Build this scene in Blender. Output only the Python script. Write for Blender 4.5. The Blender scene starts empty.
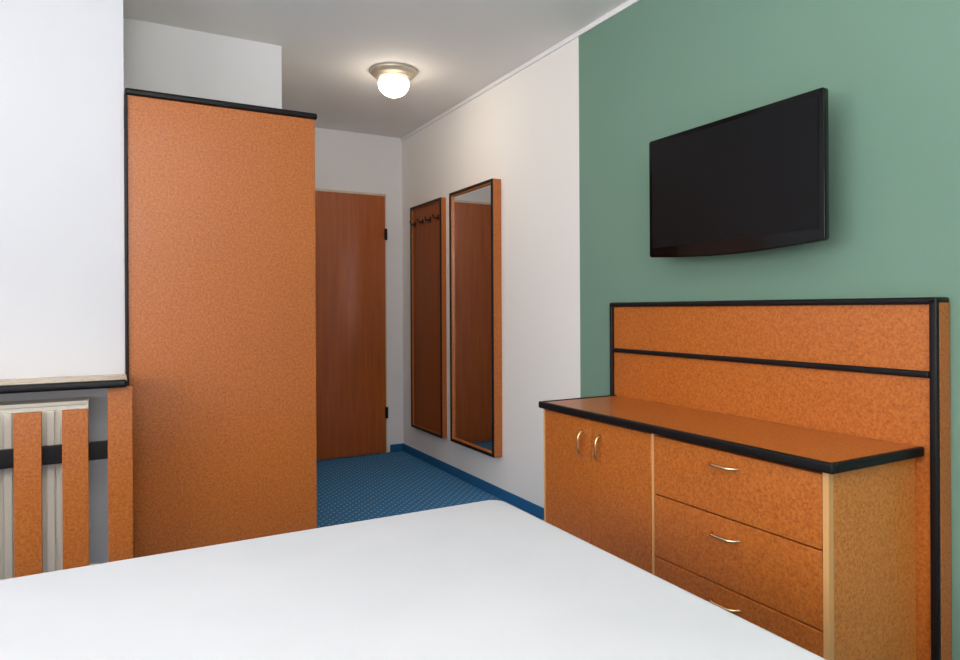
import bpy, bmesh, math, random
from mathutils import Vector, Matrix
random.seed(3)
sc = bpy.context.scene
try:
    sc.view_settings.view_transform = 'Standard'
    sc.view_settings.look = 'None'
except Exception: pass

def lin(c):
    c /= 255.0
    return c/12.92 if c <= 0.04045 else ((c+0.055)/1.055)**2.4
def S(r, g, b): return (lin(r), lin(g), lin(b), 1)

# ---------------- materials ----------------
def base_mat(name, col, rough=0.5, metal=0.0, coat=0.0, spec=0.5):
    m = bpy.data.materials.new(name); m.use_nodes = True
    nt = m.node_tree; b = nt.nodes['Principled BSDF']
    b.inputs['Base Color'].default_value = col
    b.inputs['Roughness'].default_value = rough
    b.inputs['Metallic'].default_value = metal
    b.inputs['Coat Weight'].default_value = coat
    b.inputs['Coat Roughness'].default_value = 0.12
    b.inputs['Specular IOR Level'].default_value = spec
    return m, nt, b
def coords(nt, scale=(1, 1, 1)):
    tc = nt.nodes.new('ShaderNodeTexCoord'); mp = nt.nodes.new('ShaderNodeMapping')
    mp.inputs['Scale'].default_value = scale
    nt.links.new(tc.outputs['Object'], mp.inputs['Vector']); return mp.outputs['Vector']
def noise(nt, vec, scale, detail=3, rough=0.5):
    n = nt.nodes.new('ShaderNodeTexNoise')
    n.inputs['Scale'].default_value = scale; n.inputs['Detail'].default_value = detail
    n.inputs['Roughness'].default_value = rough
    nt.links.new(vec, n.inputs['Vector']); return n.outputs['Fac']
def ramp(nt, fac, stops):
    r = nt.nodes.new('ShaderNodeValToRGB'); e = r.color_ramp.elements
    e[0].position, e[0].color = stops[0]; e[1].position, e[1].color = stops[-1]
    for p, c in stops[1:-1]:
        x = e.new(p); x.color = c
    nt.links.new(fac, r.inputs['Fac']); return r.outputs['Color']
def mix(nt, fac, a, b, mode='MIX'):
    m = nt.nodes.new('ShaderNodeMix'); m.data_type = 'RGBA'; m.blend_type = mode
    if isinstance(fac, (int, float)): m.inputs[0].default_value = fac
    else: nt.links.new(fac, m.inputs[0])
    for i, v in ((6, a), (7, b)):
        if isinstance(v, tuple): m.inputs[i].default_value = v
        else: nt.links.new(v, m.inputs[i])
    return m.outputs[2]
def bump(nt, b, fac, strength, dist=0.002):
    bp = nt.nodes.new('ShaderNodeBump'); bp.inputs['Strength'].default_value = strength
    bp.inputs['Distance'].default_value = dist
    nt.links.new(fac, bp.inputs['Height']); nt.links.new(bp.outputs['Normal'], b.inputs['Normal'])

def wood(name, c1, c2, c3, rough=0.4, coat=0.2):
    m, nt, b = base_mat(name, c2, rough, 0, coat)
    b.inputs['Coat Roughness'].default_value = 0.18
    v = coords(nt)
    f = noise(nt, v, 115, 3, 0.6)
    col = ramp(nt, f, [(0.36, c1), (0.5, c2), (0.66, c3)])
    vo = nt.nodes.new('ShaderNodeTexVoronoi'); vo.inputs['Scale'].default_value = 90
    nt.links.new(v, vo.inputs['Vector'])
    fl = ramp(nt, vo.outputs['Distance'], [(0.12, (0.58, 0.50, 0.42, 1)), (0.30, (1, 1, 1, 1))])
    col = mix(nt, 0.75, col, fl, 'MULTIPLY')
    g = noise(nt, v, 2.0, 2)
    gl = ramp(nt, g, [(0.3, (0.95, 0.94, 0.93, 1)), (0.7, (1, 1, 1, 1))])
    col = mix(nt, 1.0, col, gl, 'MULTIPLY')
    nt.links.new(col, b.inputs['Base Color'])
    return m
M_wood = wood('birdseye_wood', S(168, 90, 29), S(185, 102, 36), S(197, 115, 46))
M_wood2 = wood('birdseye_wood_light', S(198, 116, 46), S(212, 130, 57), S(222, 142, 70), 0.45, 0.1)

M_door, nt, b = base_mat('door_veneer', S(170, 78, 26), 0.36, 0, 0.15)
v = coords(nt, (14, 14, 0.9)); f = noise(nt, v, 2.2, 5, 0.6)
nt.links.new(ramp(nt, f, [(0.3, S(160, 76, 20)), (0.7, S(184, 95, 30))]), b.inputs['Base Color'])
M_coat, nt, b = base_mat('coat_panel_veneer', S(130, 64, 24), 0.3, 0, 0.2)
v = coords(nt, (14, 14, 0.9)); f = noise(nt, v, 2.2, 5, 0.6)
nt.links.new(ramp(nt, f, [(0.3, S(128, 64, 20)), (0.7, S(148, 78, 28))]), b.inputs['Base Color'])

M_black, nt, b = base_mat('black_lacquer_edge', S(17, 15, 17), 0.4, 0, 0.0, 0.28)
M_edge, nt, b = base_mat('beige_edge_band', S(216, 164, 104), 0.5)
M_brass, nt, b = base_mat('satin_brass', S(240, 206, 156), 0.25, 1.0)
M_nickel, nt, b = base_mat('brushed_nickel', S(205, 194, 176), 0.45, 0.75)
M_mirror, nt, b = base_mat('mirror_glass', (0.86, 0.86, 0.86, 1), 0.015, 1.0)
M_white_metal, nt, b = base_mat('radiator_enamel', S(236, 230, 216), 0.4)
M_tvb, nt, b = base_mat('tv_gloss_black', S(6, 6, 7), 0.12, 0, 0, 0.25)
M_tvs, nt, b = base_mat('tv_screen', S(18, 18, 20), 0.35, 0, 0, 0.15)
M_dark, nt, b = base_mat('dark_void_gap', S(30, 22, 16), 0.7)
M_frame, nt, b = base_mat('door_frame_cream', S(215, 202, 180), 0.5)

def plaster(name, col, bs=0.25):
    m, nt, b = base_mat(name, col, 0.85, 0, 0, 0.25)
    v = coords(nt); f = noise(nt, v, 160, 3, 0.6)
    g = noise(nt, v, 1.5, 2)
    c = tuple(x*0.97 for x in col[:3])+(1,)
    nt.links.new(ramp(nt, g, [(0.3, c), (0.7, col)]), b.inputs['Base Color'])
    bump(nt, b, f, bs, 0.0015)
    return m
M_wall = plaster('wall_plaster_white', S(239, 237, 237))
M_wall_l = plaster('wall_plaster_cool_white', S(217, 217, 221))
M_ceil = plaster('ceiling_plaster', S(240, 237, 233))
M_rw, nt, b = base_mat('wall_plaster_white_green', S(240, 235, 228), 0.85, 0, 0, 0.25)
tc = nt.nodes.new('ShaderNodeTexCoord'); sx = nt.nodes.new('ShaderNodeSeparateXYZ')
nt.links.new(tc.outputs['Object'], sx.inputs[0])
lt = nt.nodes.new('ShaderNodeMath'); lt.operation = 'LESS_THAN'; lt.inputs[1].default_value = 2.65
nt.links.new(sx.outputs['Y'], lt.inputs[0])
nt.links.new(mix(nt, lt.outputs[0], S(243, 239, 234), S(116, 147, 129)), b.inputs['Base Color'])
v = coords(nt); bump(nt, b, noise(nt, v, 160, 3, 0.6), 0.25, 0.0015)

# carpet : blue with small pale pin dots on a diagonal grid
M_carpet, nt, b = base_mat('blue_carpet', S(44, 98, 140), 0.95, 0, 0, 0.1)
mp = coords(nt)
rot = nt.nodes.new('ShaderNodeMapping'); rot.inputs['Rotation'].default_value = (0, 0, math.radians(45))
rot.inputs['Scale'].default_value = (26, 26, 26); nt.links.new(mp, rot.inputs['Vector'])
fr = nt.nodes.new('ShaderNodeVectorMath'); fr.operation = 'FRACTION'; nt.links.new(rot.outputs[0], fr.inputs[0])
sb = nt.nodes.new('ShaderNodeVectorMath'); sb.operation = 'SUBTRACT'; sb.inputs[1].default_value = (0.5, 0.5, 0.5)
nt.links.new(fr.outputs[0], sb.inputs[0])
ml = nt.nodes.new('ShaderNodeVectorMath'); ml.operation = 'MULTIPLY'; ml.inputs[1].default_value = (1, 1, 0)
nt.links.new(sb.outputs[0], ml.inputs[0])
ln = nt.nodes.new('ShaderNodeVectorMath'); ln.operation = 'LENGTH'; nt.links.new(ml.outputs[0], ln.inputs[0])
dots = ramp(nt, ln.outputs['Value'], [(0.11, (1, 1, 1, 1)), (0.17, (0, 0, 0, 1))])
f = noise(nt, mp, 220, 2)
cb = ramp(nt, f, [(0.3, S(56, 114, 160)), (0.7, S(78, 140, 188))])
nt.links.new(mix(nt, dots, cb, S(176, 198, 206)), b.inputs['Base Color'])
bump(nt, b, f, 0.6, 0.003)
M_cbase, nt, b = base_mat('carpet_skirting', S(42, 100, 146), 0.9, 0, 0, 0.1)
v = coords(nt); bump(nt, b, noise(nt, v, 220, 2), 0.5, 0.003)

# sheet
M_sheet, nt, b = base_mat('bed_sheet', S(204, 207, 213), 0.9, 0, 0, 0.2)
v = coords(nt); f = noise(nt, v, 350, 2); f2 = noise(nt, v, 3.0, 2)
nt.links.new(ramp(nt, f2, [(0.3, S(200, 203, 208)), (0.7, S(207, 209, 214))]), b.inputs['Base Color'])
bump(nt, b, f, 0.25, 0.001)
M_base, nt, b = base_mat('bed_base_fabric', S(70, 72, 78), 0.9)
M_sill, nt, b = base_mat('sill_laminate', S(214, 196, 170), 0.4)
v = coords(nt); f = noise(nt, v, 30, 5, 0.7)
nt.links.new(ramp(nt, f, [(0.38, S(186, 158, 124)), (0.5, S(214, 196, 168)), (0.65, S(228, 214, 192))]), b.inputs['Base Color'])
M_globe, nt, b = base_mat('opal_glass_lit', S(255, 245, 225), 0.3)
b.inputs['Emission Color'].default_value = (1.0, 0.88, 0.72, 1)
tc = nt.nodes.new('ShaderNodeTexCoord'); sx = nt.nodes.new('ShaderNodeSeparateXYZ'); nt.links.new(tc.outputs['Object'], sx.inputs[0])
mr = nt.nodes.new('ShaderNodeMapRange'); mr.inputs['From Min'].default_value = 2.38; mr.inputs['From Max'].default_value = 2.45
mr.inputs['To Min'].default_value = 36; mr.inputs['To Max'].default_value = 0.5
nt.links.new(sx.outputs['Z'], mr.inputs['Value']); nt.links.new(mr.outputs[0], b.inputs['Emission Strength'])

# ---------------- mesh helpers ----------------
def finish(me_bm, name, mat, parent=None, smooth=False):
    me = bpy.data.meshes.new(name); me_bm.to_mesh(me); me_bm.free()
    ob = bpy.data.objects.new(name, me); sc.collection.objects.link(ob)
    if mat: me.materials.append(mat)
    if smooth:
        for p in me.polygons: p.use_smooth = True
        md = ob.modifiers.new('wn', 'WEIGHTED_NORMAL'); md.keep_sharp = True
    if parent: ob.parent = parent
    return ob
def add_box(bm, x0, x1, y0, y1, z0, z1):
    r = bmesh.ops.create_cube(bm, size=1)
    for v in r['verts']:
        v.co = Vector(((x0+x1)/2+v.co.x*(x1-x0), (y0+y1)/2+v.co.y*(y1-y0), (z0+z1)/2+v.co.z*(z1-z0)))
    return r['verts']
def box(name, x0, x1, y0, y1, z0, z1, mat, parent=None, bev=0.0, seg=2):
    bm = bmesh.new(); add_box(bm, x0, x1, y0, y1, z0, z1)
    if bev > 0:
        bmesh.ops.bevel(bm, geom=list(bm.edges), offset=bev, segments=seg, profile=0.5, affect='EDGES')
    return finish(bm, name, mat, parent, smooth=bev > 0)
def boxes(name, lst, mat, parent=None, bev=0.0):
    bm = bmesh.new()
    for a in lst: add_box(bm, *a)
    if bev > 0:
        bmesh.ops.bevel(bm, geom=list(bm.edges), offset=bev, segments=2, profile=0.5, affect='EDGES')
    return finish(bm, name, mat, parent, smooth=bev > 0)
def empty(name, loc=(0, 0, 0)):
    e = bpy.data.objects.new(name, None); sc.collection.objects.link(e); e.empty_display_size = 0.1
    return e
def tube(name, pts, r, mat, parent=None):
    cu = bpy.data.curves.new(name, 'CURVE'); cu.dimensions = '3D'; cu.bevel_depth = r; cu.bevel_resolution = 4
    sp = cu.splines.new('POLY'); sp.points.add(len(pts)-1)
    for p, q in zip(sp.points, pts): p.co = (*q, 1)
    cu.use_fill_caps = True
    ob = bpy.data.objects.new(name, cu); sc.collection.objects.link(ob)
    dg = bpy.context.evaluated_depsgraph_get(); me = bpy.data.meshes.new_from_object(ob.evaluated_get(dg))
    bpy.data.objects.remove(ob)
    o = bpy.data.objects.new(name, me); sc.collection.objects.link(o)
    me.materials.clear(); me.materials.append(mat)
    for p in me.polygons: p.use_smooth = True
    if parent: o.parent = parent
    return o
def lathe(name, prof, cx, cy, mat, parent=None, n=48):
    bm = bmesh.new(); rings = []
    for r, z in prof:
        if r < 1e-5: rings.append([bm.verts.new((cx, cy, z))])
        else: rings.append([bm.verts.new((cx+r*math.cos(2*math.pi*i/n), cy+r*math.sin(2*math.pi*i/n), z)) for i in range(n)])
    for a, c in zip(rings, rings[1:]):
        for i in range(n):
            j = (i+1) % n
            vs = [a[i] if len(a) > 1 else a[0], a[j] if len(a) > 1 else a[0], c[j] if len(c) > 1 else c[0], c[i] if len(c) > 1 else c[0]]
            u = []
            for q in vs:
                if q not in u: u.append(q)
            if len(u) > 2: bm.faces.new(u)
    bmesh.ops.recalc_face_normals(bm, faces=bm.faces)
    return finish(bm, name, mat, parent, smooth=True)

# ---------------- room ----------------
XR, YB, H = 2.015, 4.97, 2.5
XL, YF = -2.3, -1.7
YP = 2.95     # radiator wall plane
YR = 3.52     # wall behind wardrobe
box('floor', XL-.1, XR+.1, YF-.1, YB+.1, -0.1, 0, M_carpet)
box('ceiling', XL-.1, XR+.1, YF-.1, YB+.1, H, H+.1, M_ceil)
box('wall_right', XR, XR+.1, YF-.1, YB+.1, 0, H, M_rw)
box('wall_back', .76, XR, YB, YB+.1, 0, H, M_wall)
box('wall_radiator', XL, 0.03, YP, YP+.1, 0, H, M_wall_l)
box('wall_recess', 0.03, 0.66, YR, YR+.1, 0, H, M_wall)
box('wall_recess_side', -0.07, 0.03, YP+.1, YR+.1, 0, H, M_wall)
box('wall_corridor', 0.66, 0.76, YR, YB+.1, 0, H, M_wall)
def wall_win_x(name, y0, y1, a0, a1, z0, z1):
    boxes(name, [(XL-.1, XL, y0, a0, 0, H), (XL-.1, XL, a1, y1, 0, H), (XL-.1, XL, a0, a1, 0, z0), (XL-.1, XL, a0, a1, z1, H)], M_wall)
wall_win_x('wall_left', YF-.1, YP+.1, -0.9, 1.9, 0.9, 2.3)
boxes('wall_rear', [(XL, -1.9, YF-.1, YF, 0, H), (0.5, XR, YF-.1, YF, 0, H), (-1.9, .5, YF-.1, YF, 0, .9), (-1.9, .5, YF-.1, YF, 2.3, H)], M_wall)
w1 = empty('window_1')
boxes('frame', [(XL-.08, XL-.02, -0.9, -0.84, .9, 2.3), (XL-.08, XL-.02, 1.84, 1.9, .9, 2.3), (XL-.08, XL-.02, .47, .53, .9, 2.3),
                (XL-.08, XL-.02, -.9, 1.9, .9, .96), (XL-.08, XL-.02, -.9, 1.9, 2.24, 2.3)], M_white_metal, w1)
w2 = empty('window_2')
boxes('frame', [(-1.9, -1.84, YF-.08, YF-.02, .9, 2.3), (.44, .5, YF-.08, YF-.02, .9, 2.3), (-.73, -.67, YF-.08, YF-.02, .9, 2.3),
                (-1.9, .5, YF-.08, YF-.02, .9, .96), (-1.9, .5, YF-.08, YF-.02, 2.24, 2.3)], M_white_metal, w2)
box('baseboard_right', XR-.012, XR, 2.36, YB, 0, .058, M_cbase, bev=.003)
box('baseboard_back', 1.90, XR-.012, YB-.012, YB, 0, .058, M_cbase, bev=.003)
box('baseboard_corridor', .76, .772, YR+.01, YB-.012, 0, .058, M_cbase, bev=.003)
box('trim_cornice', XR-.010, XR, YF, YB, H-.026, H, M_wall, bev=.003)

# ---------------- entry door ----------------
d = empty('door_1')
box('leaf', 0.97, 1.858, YB-.03, YB-.004, 0.008, 2.02, M_door, d, .003)
boxes('frame', [(.945, .968, YB-.018, YB, 0, 2.040), (1.860, 1.872, YB-.018, YB, 0, 2.040), (.945, 1.872, YB-.018, YB, 2.022, 2.040)], M_frame, d, .002)
for i, z in enumerate((.32, 1.72)):
    box('hinge_%d' % i, 1.85, 1.872, YB-.045, YB-.02, z-.045, z+.045, M_black, d, .004)
tube('handle', [(1.03, YB-.03, 1.02), (1.03, YB-.075, 1.02), (1.14, YB-.075, 1.02)], .009, M_nickel, d)

# ---------------- wardrobe ----------------
w = empty('wardrobe')
wx0, wx1, wy0, wy1, wz = .037, .776, 2.93, 3.505, 1.972
box('side_panel', wx0, wx1, wy0, wy0+.02, 0.0, wz, M_wood, w, .002)
box('rear_side_panel', wx0, wx1-.022, wy1-.02, wy1, 0.0, wz, M_wood, w, .002)
box('back_panel', wx0, wx0+.012, wy0+.02, wy1-.02, 0, wz, M_wood, w)
box('bottom_board', wx0+.012, wx1-.03, wy0+.02, wy1-.02, .06, .08, M_wood, w)
box('plinth', wx1-.05, wx1-.035, wy0+.02, wy1-.02, 0, .06, M_black, w)
ym = (wy0+wy1)/2
box('door_leaf_a', wx1-.02, wx1, wy0+.022, ym-.002, .07, wz-.004, M_wood, w, .002)
box('door_leaf_b', wx1-.02, wx1, ym+.002, wy1-.002, .07, wz-.004, M_wood, w, .002)
for i, yy in enumerate((ym-.04, ym+.04)):
    tube('handle_%d' % i, [(wx1-.002, yy, .98), (wx1+.022, yy, .985), (wx1+.028, yy, 1.0), (wx1+.028, yy, 1.06), (wx1+.022, yy, 1.075), (wx1-.002, yy, 1.08)], .004, M_brass, w)
box('top_board', wx0-.004, wx1+.01, wy0-.012, wy1, wz, wz+.026, M_black, w, .009, 3)
box('edge_bead', wx0-.006, wx0+.006, wy0-.010, wy0, .0, wz, M_black, w, .003)

# ---------------- radiator cover / sill ----------------
r = empty('radiator_cover')
box('sill_board', -1.62, .034, 2.70, 2.948, .861, .884, M_sill, r, .002)
box('sill_nosing', -1.62, .034, 2.672, 2.70, .858, .886, M_black, r, .010, 4)
sl = []
x = .051-.079; k = 0
while x > -1.6:
    top = .858 if k == 0 else .786
    sl.append((x, x+.079, 2.712, 2.73, .06, top)); x -= .138; k += 1
boxes('slats', sl, M_wood, r, .002)
box('upper_rail', -1.6, .03, 2.731, 2.751, .600, .664, M_black, r, .003)
box('lower_rail', -1.6, .03, 2.731, 2.751, .12, .18, M_black, r, .003)
boxes('feet', [(-.02, .02, 2.731, 2.751, 0, .12), (-.8, -.76, 2.731, 2.751, 0, .12), (-1.58, -1.54, 2.731, 2.751, 0, .12)], M_black, r)
boxes('wall_brackets', [(-.012, .012, 2.751, 2.948, .84, .86), (-1.59, -1.57, 2.712, 2.948, .84, .86), (-.012, .012, 2.751, 2.765, .66, .86)], M_black, r)
rad = empty('radiator')
rx0, rx1, rz0, rz1 = -1.35, -.095, .14, .80
boxes('panels', [(rx0, rx1, 2.80, 2.812, rz0, rz1), (rx0, rx1, 2.89, 2.902, rz0, rz1)], M_white_metal, rad)
rb = []
x = rx0+.012
while x < rx1-.03:
    rb.append((x, x+.026, 2.784, 2.80, rz0+.02, rz1-.02)); x += .0415
boxes('ribs', rb, M_white_metal, rad, .005)
boxes('top_grille', [(rx0, rx1, 2.79, 2.902, rz1-.006, rz1+.008)], M_white_metal, rad, .002)
boxes('end_caps', [(rx0-.006, rx0, 2.79, 2.902, rz0, rz1+.008), (rx1, rx1+.006, 2.79, 2.902, rz0, rz1+.008)], M_white_metal, rad)
boxes('brackets', [(-1.1, -1.06, 2.902, 2.949, .2, .7), (-.4, -.36, 2.902, 2.949, .2, .7)], M_white_metal, rad)
tube('pipe', [(rx1+.004, 2.85, .19), (rx1+.03, 2.85, .19), (rx1+.03, 2.85, 0.0)], .008, M_white_metal, rad)

# ---------------- dresser ----------------
ds = empty('dresser')
fx, bx, y0, y1 = 1.57, 1.957, 1.047, 2.318
box('end_panel_near', fx+.0188, bx, y0, y0+.019, 0, .712, M_wood2, ds)
box('end_panel_far', fx+.0188, bx, y1-.019, y1, 0, .712, M_wood2, ds)
box('partition', fx+.02, bx, 1.664, 1.682, .08, .712, M_wood2, ds)
box('bottom', fx+.02, bx, y0+.019, y1-.019, .07, .088, M_wood2, ds)
box('plinth', fx+.04, fx+.055, y0+.019, y1-.019, 0, .07, M_black, ds)
box('carcase_core', fx+.0195, bx-.01, y0+.02, y1-.02, .088, .705, M_dark, ds)
boxes('face_edges', [(fx, fx+.0187, y0, y0+.0165, 0, .712), (fx, fx+.0187, y1-.012, y1, 0, .712), (fx, fx+.0187, 1.667, 1.678, .07, .712)], M_edge, ds)
g = .0015
box('door_leaf_far', fx-.002, fx+.018, 1.998+g, y1-.012-g, .075, .708, M_wood, ds, .002)
box('door_leaf_near', fx-.002, fx+.018, 1.678+g, 1.998-g, .075, .708, M_wood, ds, .002)
splits = [.708, .512, .306, .08]
for i in range(3):
    box('drawer_front_%d' % i, fx-.002, fx+.018, y0+.0165+g, 1.667-g, splits[i+1]+g*1.5, splits[i]-g*1.5, M_wood, ds, .002)
def bow(name, c, axis, L=.1, off=.026, r_=.0048):
    pts = []
    n = 12; ex = fx-.002
    for i in range(n+1):
        s = -1+2*i/n
        h = off*(1-abs(s)**5)
        p = [ex-h+.002*(abs(s) > .99), c[0], c[1]]
        if axis == 'y': p[1] += s*L/2
        else: p[2] += s*L/2
        pts.append(tuple(p))
    tube(name, pts, r_, M_brass, ds)
for i, z in enumerate((.665, .457, .258)): bow('drawer_handle_%d' % i, (1.372, z), 'y')
bow('door_handle_far', (2.045, .614), 'z'); bow('door_handle_near', (1.94, .612), 'z')
box('top_board', 1.562, 1.957, 1.036, 2.305, .718, .741, M_wood, ds, .001)
boxes('top_edge', [(1.545, 1.562, 1.020, 2.322, .716, .744), (1.562, 1.957, 1.020, 1.036, .716, .744), (1.562, 1.957, 2.305, 2.322, .716, .744)], M_black, ds, .006)
ye, yl, ft = .983, 2.345, 1.955
box('backboard', ft+.004, XR-.003, ye, yl, 0, 1.142, M_wood, ds, .002)
boxes('backboard_edges', [(ft-.010, ft+.006, ye, ye+.022, 0, 1.152), (ft-.010, ft+.006, yl-.018, yl, 0, 1.152),
                          (ft-.010, ft+.006, ye+.022, yl-.018, .934, .953)], M_black, ds, .005)
box('backboard_cap', ft-.010, XR-.003, ye, yl, 1.136, 1.156, M_black, ds, .006)

# ---------------- television ----------------
tv = empty('television')
def tvpoly(y0_, y1_, z0_, z1_, bowd, rc, n=16):
    pts = []
    for i in range(n+1):
        s = i/n; yy = y0_+rc+(y1_-y0_-2*rc)*s
        pts.append((yy, z0_-bowd*math.sin(math.pi*s)))
    def corner(cy, cz, a0):
        return [(cy+rc*math.cos(math.radians(a0+t)), cz+rc*math.sin(math.radians(a0+t))) for t in (15, 45, 75)]
    pts += corner(y1_-rc, z0_+rc, -90) + corner(y1_-rc, z1_-rc, 0) + corner(y0_+rc, z1_-rc, 90) + corner(y0_+rc, z0_+rc, 180)
    return pts
def prism(name, layers, mat, parent):
    bm = bmesh.new(); rings = [[bm.verts.new((x_, p[0], p[1])) for p in pts] for x_, pts in layers]
    n = len(rings[0])
    for a, c in zip(rings, rings[1:]):
        for i in range(n): bm.faces.new((a[i], a[(i+1) % n], c[(i+1) % n], c[i]))
    bm.faces.new(rings[0]); bm.faces.new(rings[-1])
    bmesh.ops.recalc_face_normals(bm, faces=bm.faces)
    return finish(bm, name, mat, parent, True)
Y0, Y1, Z0, Z1 = 1.256, 2.008, 1.332, 1.795
prism('housing', [(1.872, tvpoly(Y0+.003, Y1-.003, Z0+.003, Z1-.003, .014, .008)), (1.875, tvpoly(Y0, Y1, Z0, Z1, .016, .010)),
                  (1.892, tvpoly(Y0, Y1, Z0, Z1, .016, .010)), (1.93, tvpoly(Y0+.08, Y1-.08, Z0+.06, Z1-.06, .0, .03))], M_tvb, tv)
box('screen', 1.8705, 1.8725, Y0+.019, Y1-.019, Z0+.036, Z1-.019, M_tvs, tv)
box('wall_plate', 1.985, XR-.001, 1.56, 1.72, 1.50, 1.66, M_black, tv, .003)
box('mount_arm', 1.925, 1.987, 1.60, 1.68, 1.54, 1.62, M_black, tv, .003)

# ---------------- mirror & coat panel ----------------
def framed(name, ya, yb, za, zb, xf, fw, inner_mat, bead):
    e = empty(name)
    boxes('frame', [(xf, XR-.001, ya, ya+fw, za, zb), (xf, XR-.001, yb-fw, yb, za, zb), (xf, XR-.001, ya+fw, yb-fw, za, za+fw), (xf, XR-.001, ya+fw, yb-fw, zb-fw, zb)], M_wood, e, .001)
    b_ = bead
    boxes('bead', [(xf-.005, xf+.004, ya, ya+b_, za, zb), (xf-.005, xf+.004, yb-b_, yb, za, zb), (xf-.005, xf+.004, ya+b_, yb-b_, za, za+b_), (xf-.005, xf+.004, ya+b_, yb-b_, zb-b_, zb)], M_black, e, .002)
    box('panel', xf+.012, XR-.003, ya+fw, yb-fw, za+fw, zb-fw, inner_mat, e)
    return e
mi = framed('wall_mirror', 3.41, 3.99, .25, 1.902, 1.957, .026, M_mirror, .018)
co = framed('coat_rack_panel', 4.165, 4.71, .235, 1.905, 1.977, .022, M_coat, .018)
for i in range(4):
    yy = 4.235+i*.135
    tube('hook_%d' % i, [(1.992, yy, 1.775), (1.965, yy, 1.77), (1.95, yy, 1.775), (1.945, yy, 1.795)], .006, M_black, co)
    box('hook_plate_%d' % i, 1.984, 1.990, yy-.010, yy+.010, 1.755, 1.795, M_black, co, .002)

# ---------------- ceiling lamp ----------------
cl = empty('ceiling_lamp')
lx, ly = 1.405, 3.585
lathe('canopy', [(0, H-.001), (.128, H-.001), (.136, H-.006), (.130, H-.018), (.122, H-.022), (.118, H-.030), (.100, H-.036), (.096, H-.042), (.088, H-.046), (0, H-.046)], lx, ly, M_nickel, cl)
R = .088; prof = []
for i in range(15):
    a = math.radians(62+ (180-62)*i/14)
    prof.append((R*math.sin(a) if i < 14 else 0, (H-.075)+R*.84*math.cos(a)))
lathe('globe', prof, lx, ly, M_globe, cl)

# ---------------- bed ----------------
bd = empty('bed')
bx0, bx1, by0, by1, bz = -1.0, 1.040, -.06, 1.775, .553
box('base', bx0+.03, bx1-.03, by0+.03, by1-.03, .12, .31, M_base, bd, .01)
boxes('legs', [(a, a+.05, c, c+.05, 0, .12) for a in (bx0+.08, bx1-.13) for c in (by0+.08, by1-.13)], M_black, bd)
bm = bmesh.new(); vs = add_box(bm, bx0, bx1, by0, by1, .31, bz)
ve = [e for e in bm.edges if abs(e.verts[0].co.z-e.verts[1].co.z) > .1]
bmesh.ops.bevel(bm, geom=ve, offset=.06, segments=6, profile=.5, affect='EDGES')
te = [e for e in bm.edges if all(abs(v.co.z-bz) < 1e-5 for v in e.verts) or all(abs(v.co.z-.31) < 1e-5 for v in e.verts)]
bmesh.ops.bevel(bm, geom=te, offset=.03, segments=5, profile=.5, affect='EDGES')
finish(bm, 'mattress', M_sheet, bd, True)

# ---------------- lights ----------------
def area(name, loc, rot, sx_, sy_, power, col):
    l = bpy.data.lights.new(name, 'AREA'); l.shape = 'RECTANGLE'; l.size = sx_; l.size_y = sy_; l.energy = power; l.color = col
    o = bpy.data.objects.new(name, l); sc.collection.objects.link(o); o.location = loc; o.rotation_euler = rot
    return o
area('window_light_rear', (-.7, YF-.12, 1.6), (math.radians(90), 0, 0), 2.4, 1.4, 27, (1, .98, .96))
area('window_light_left', (XL-.12, .5, 1.6), (0, math.radians(-90), 0), 1.4, 2.8, 77, (.99, .98, .99))
area('added_ceiling_fill', (-.2, -.35, 1.75), (math.radians(172), 0, 0), .8, .6, 68, (1, .975, .95))  # added unseen fill, aimed up so the ceiling and corridor come out brighter
wd = bpy.data.worlds.new('World'); sc.world = wd; wd.use_nodes = True
wd.node_tree.nodes['Background'].inputs[0].default_value = (.85, .92, 1, 1)
wd.node_tree.nodes['Background'].inputs[1].default_value = 1.0

# ---------------- camera ----------------
F = 665.0
cam = bpy.data.cameras.new('camera'); co_ = bpy.data.objects.new('camera', cam); sc.collection.objects.link(co_)
cam.sensor_width = 36; cam.lens = F/960*36; cam.shift_y = -21/960; cam.clip_start = .02
th = math.atan(364/F)
co_.matrix_world = Matrix.Translation((0, 0, 1.13)) @ Matrix.Rotation(-th, 4, 'Z') @ Matrix.Rotation(math.radians(90), 4, 'X') @ Matrix.Rotation(math.radians(-0.3), 4, 'Z')
sc.camera = co_
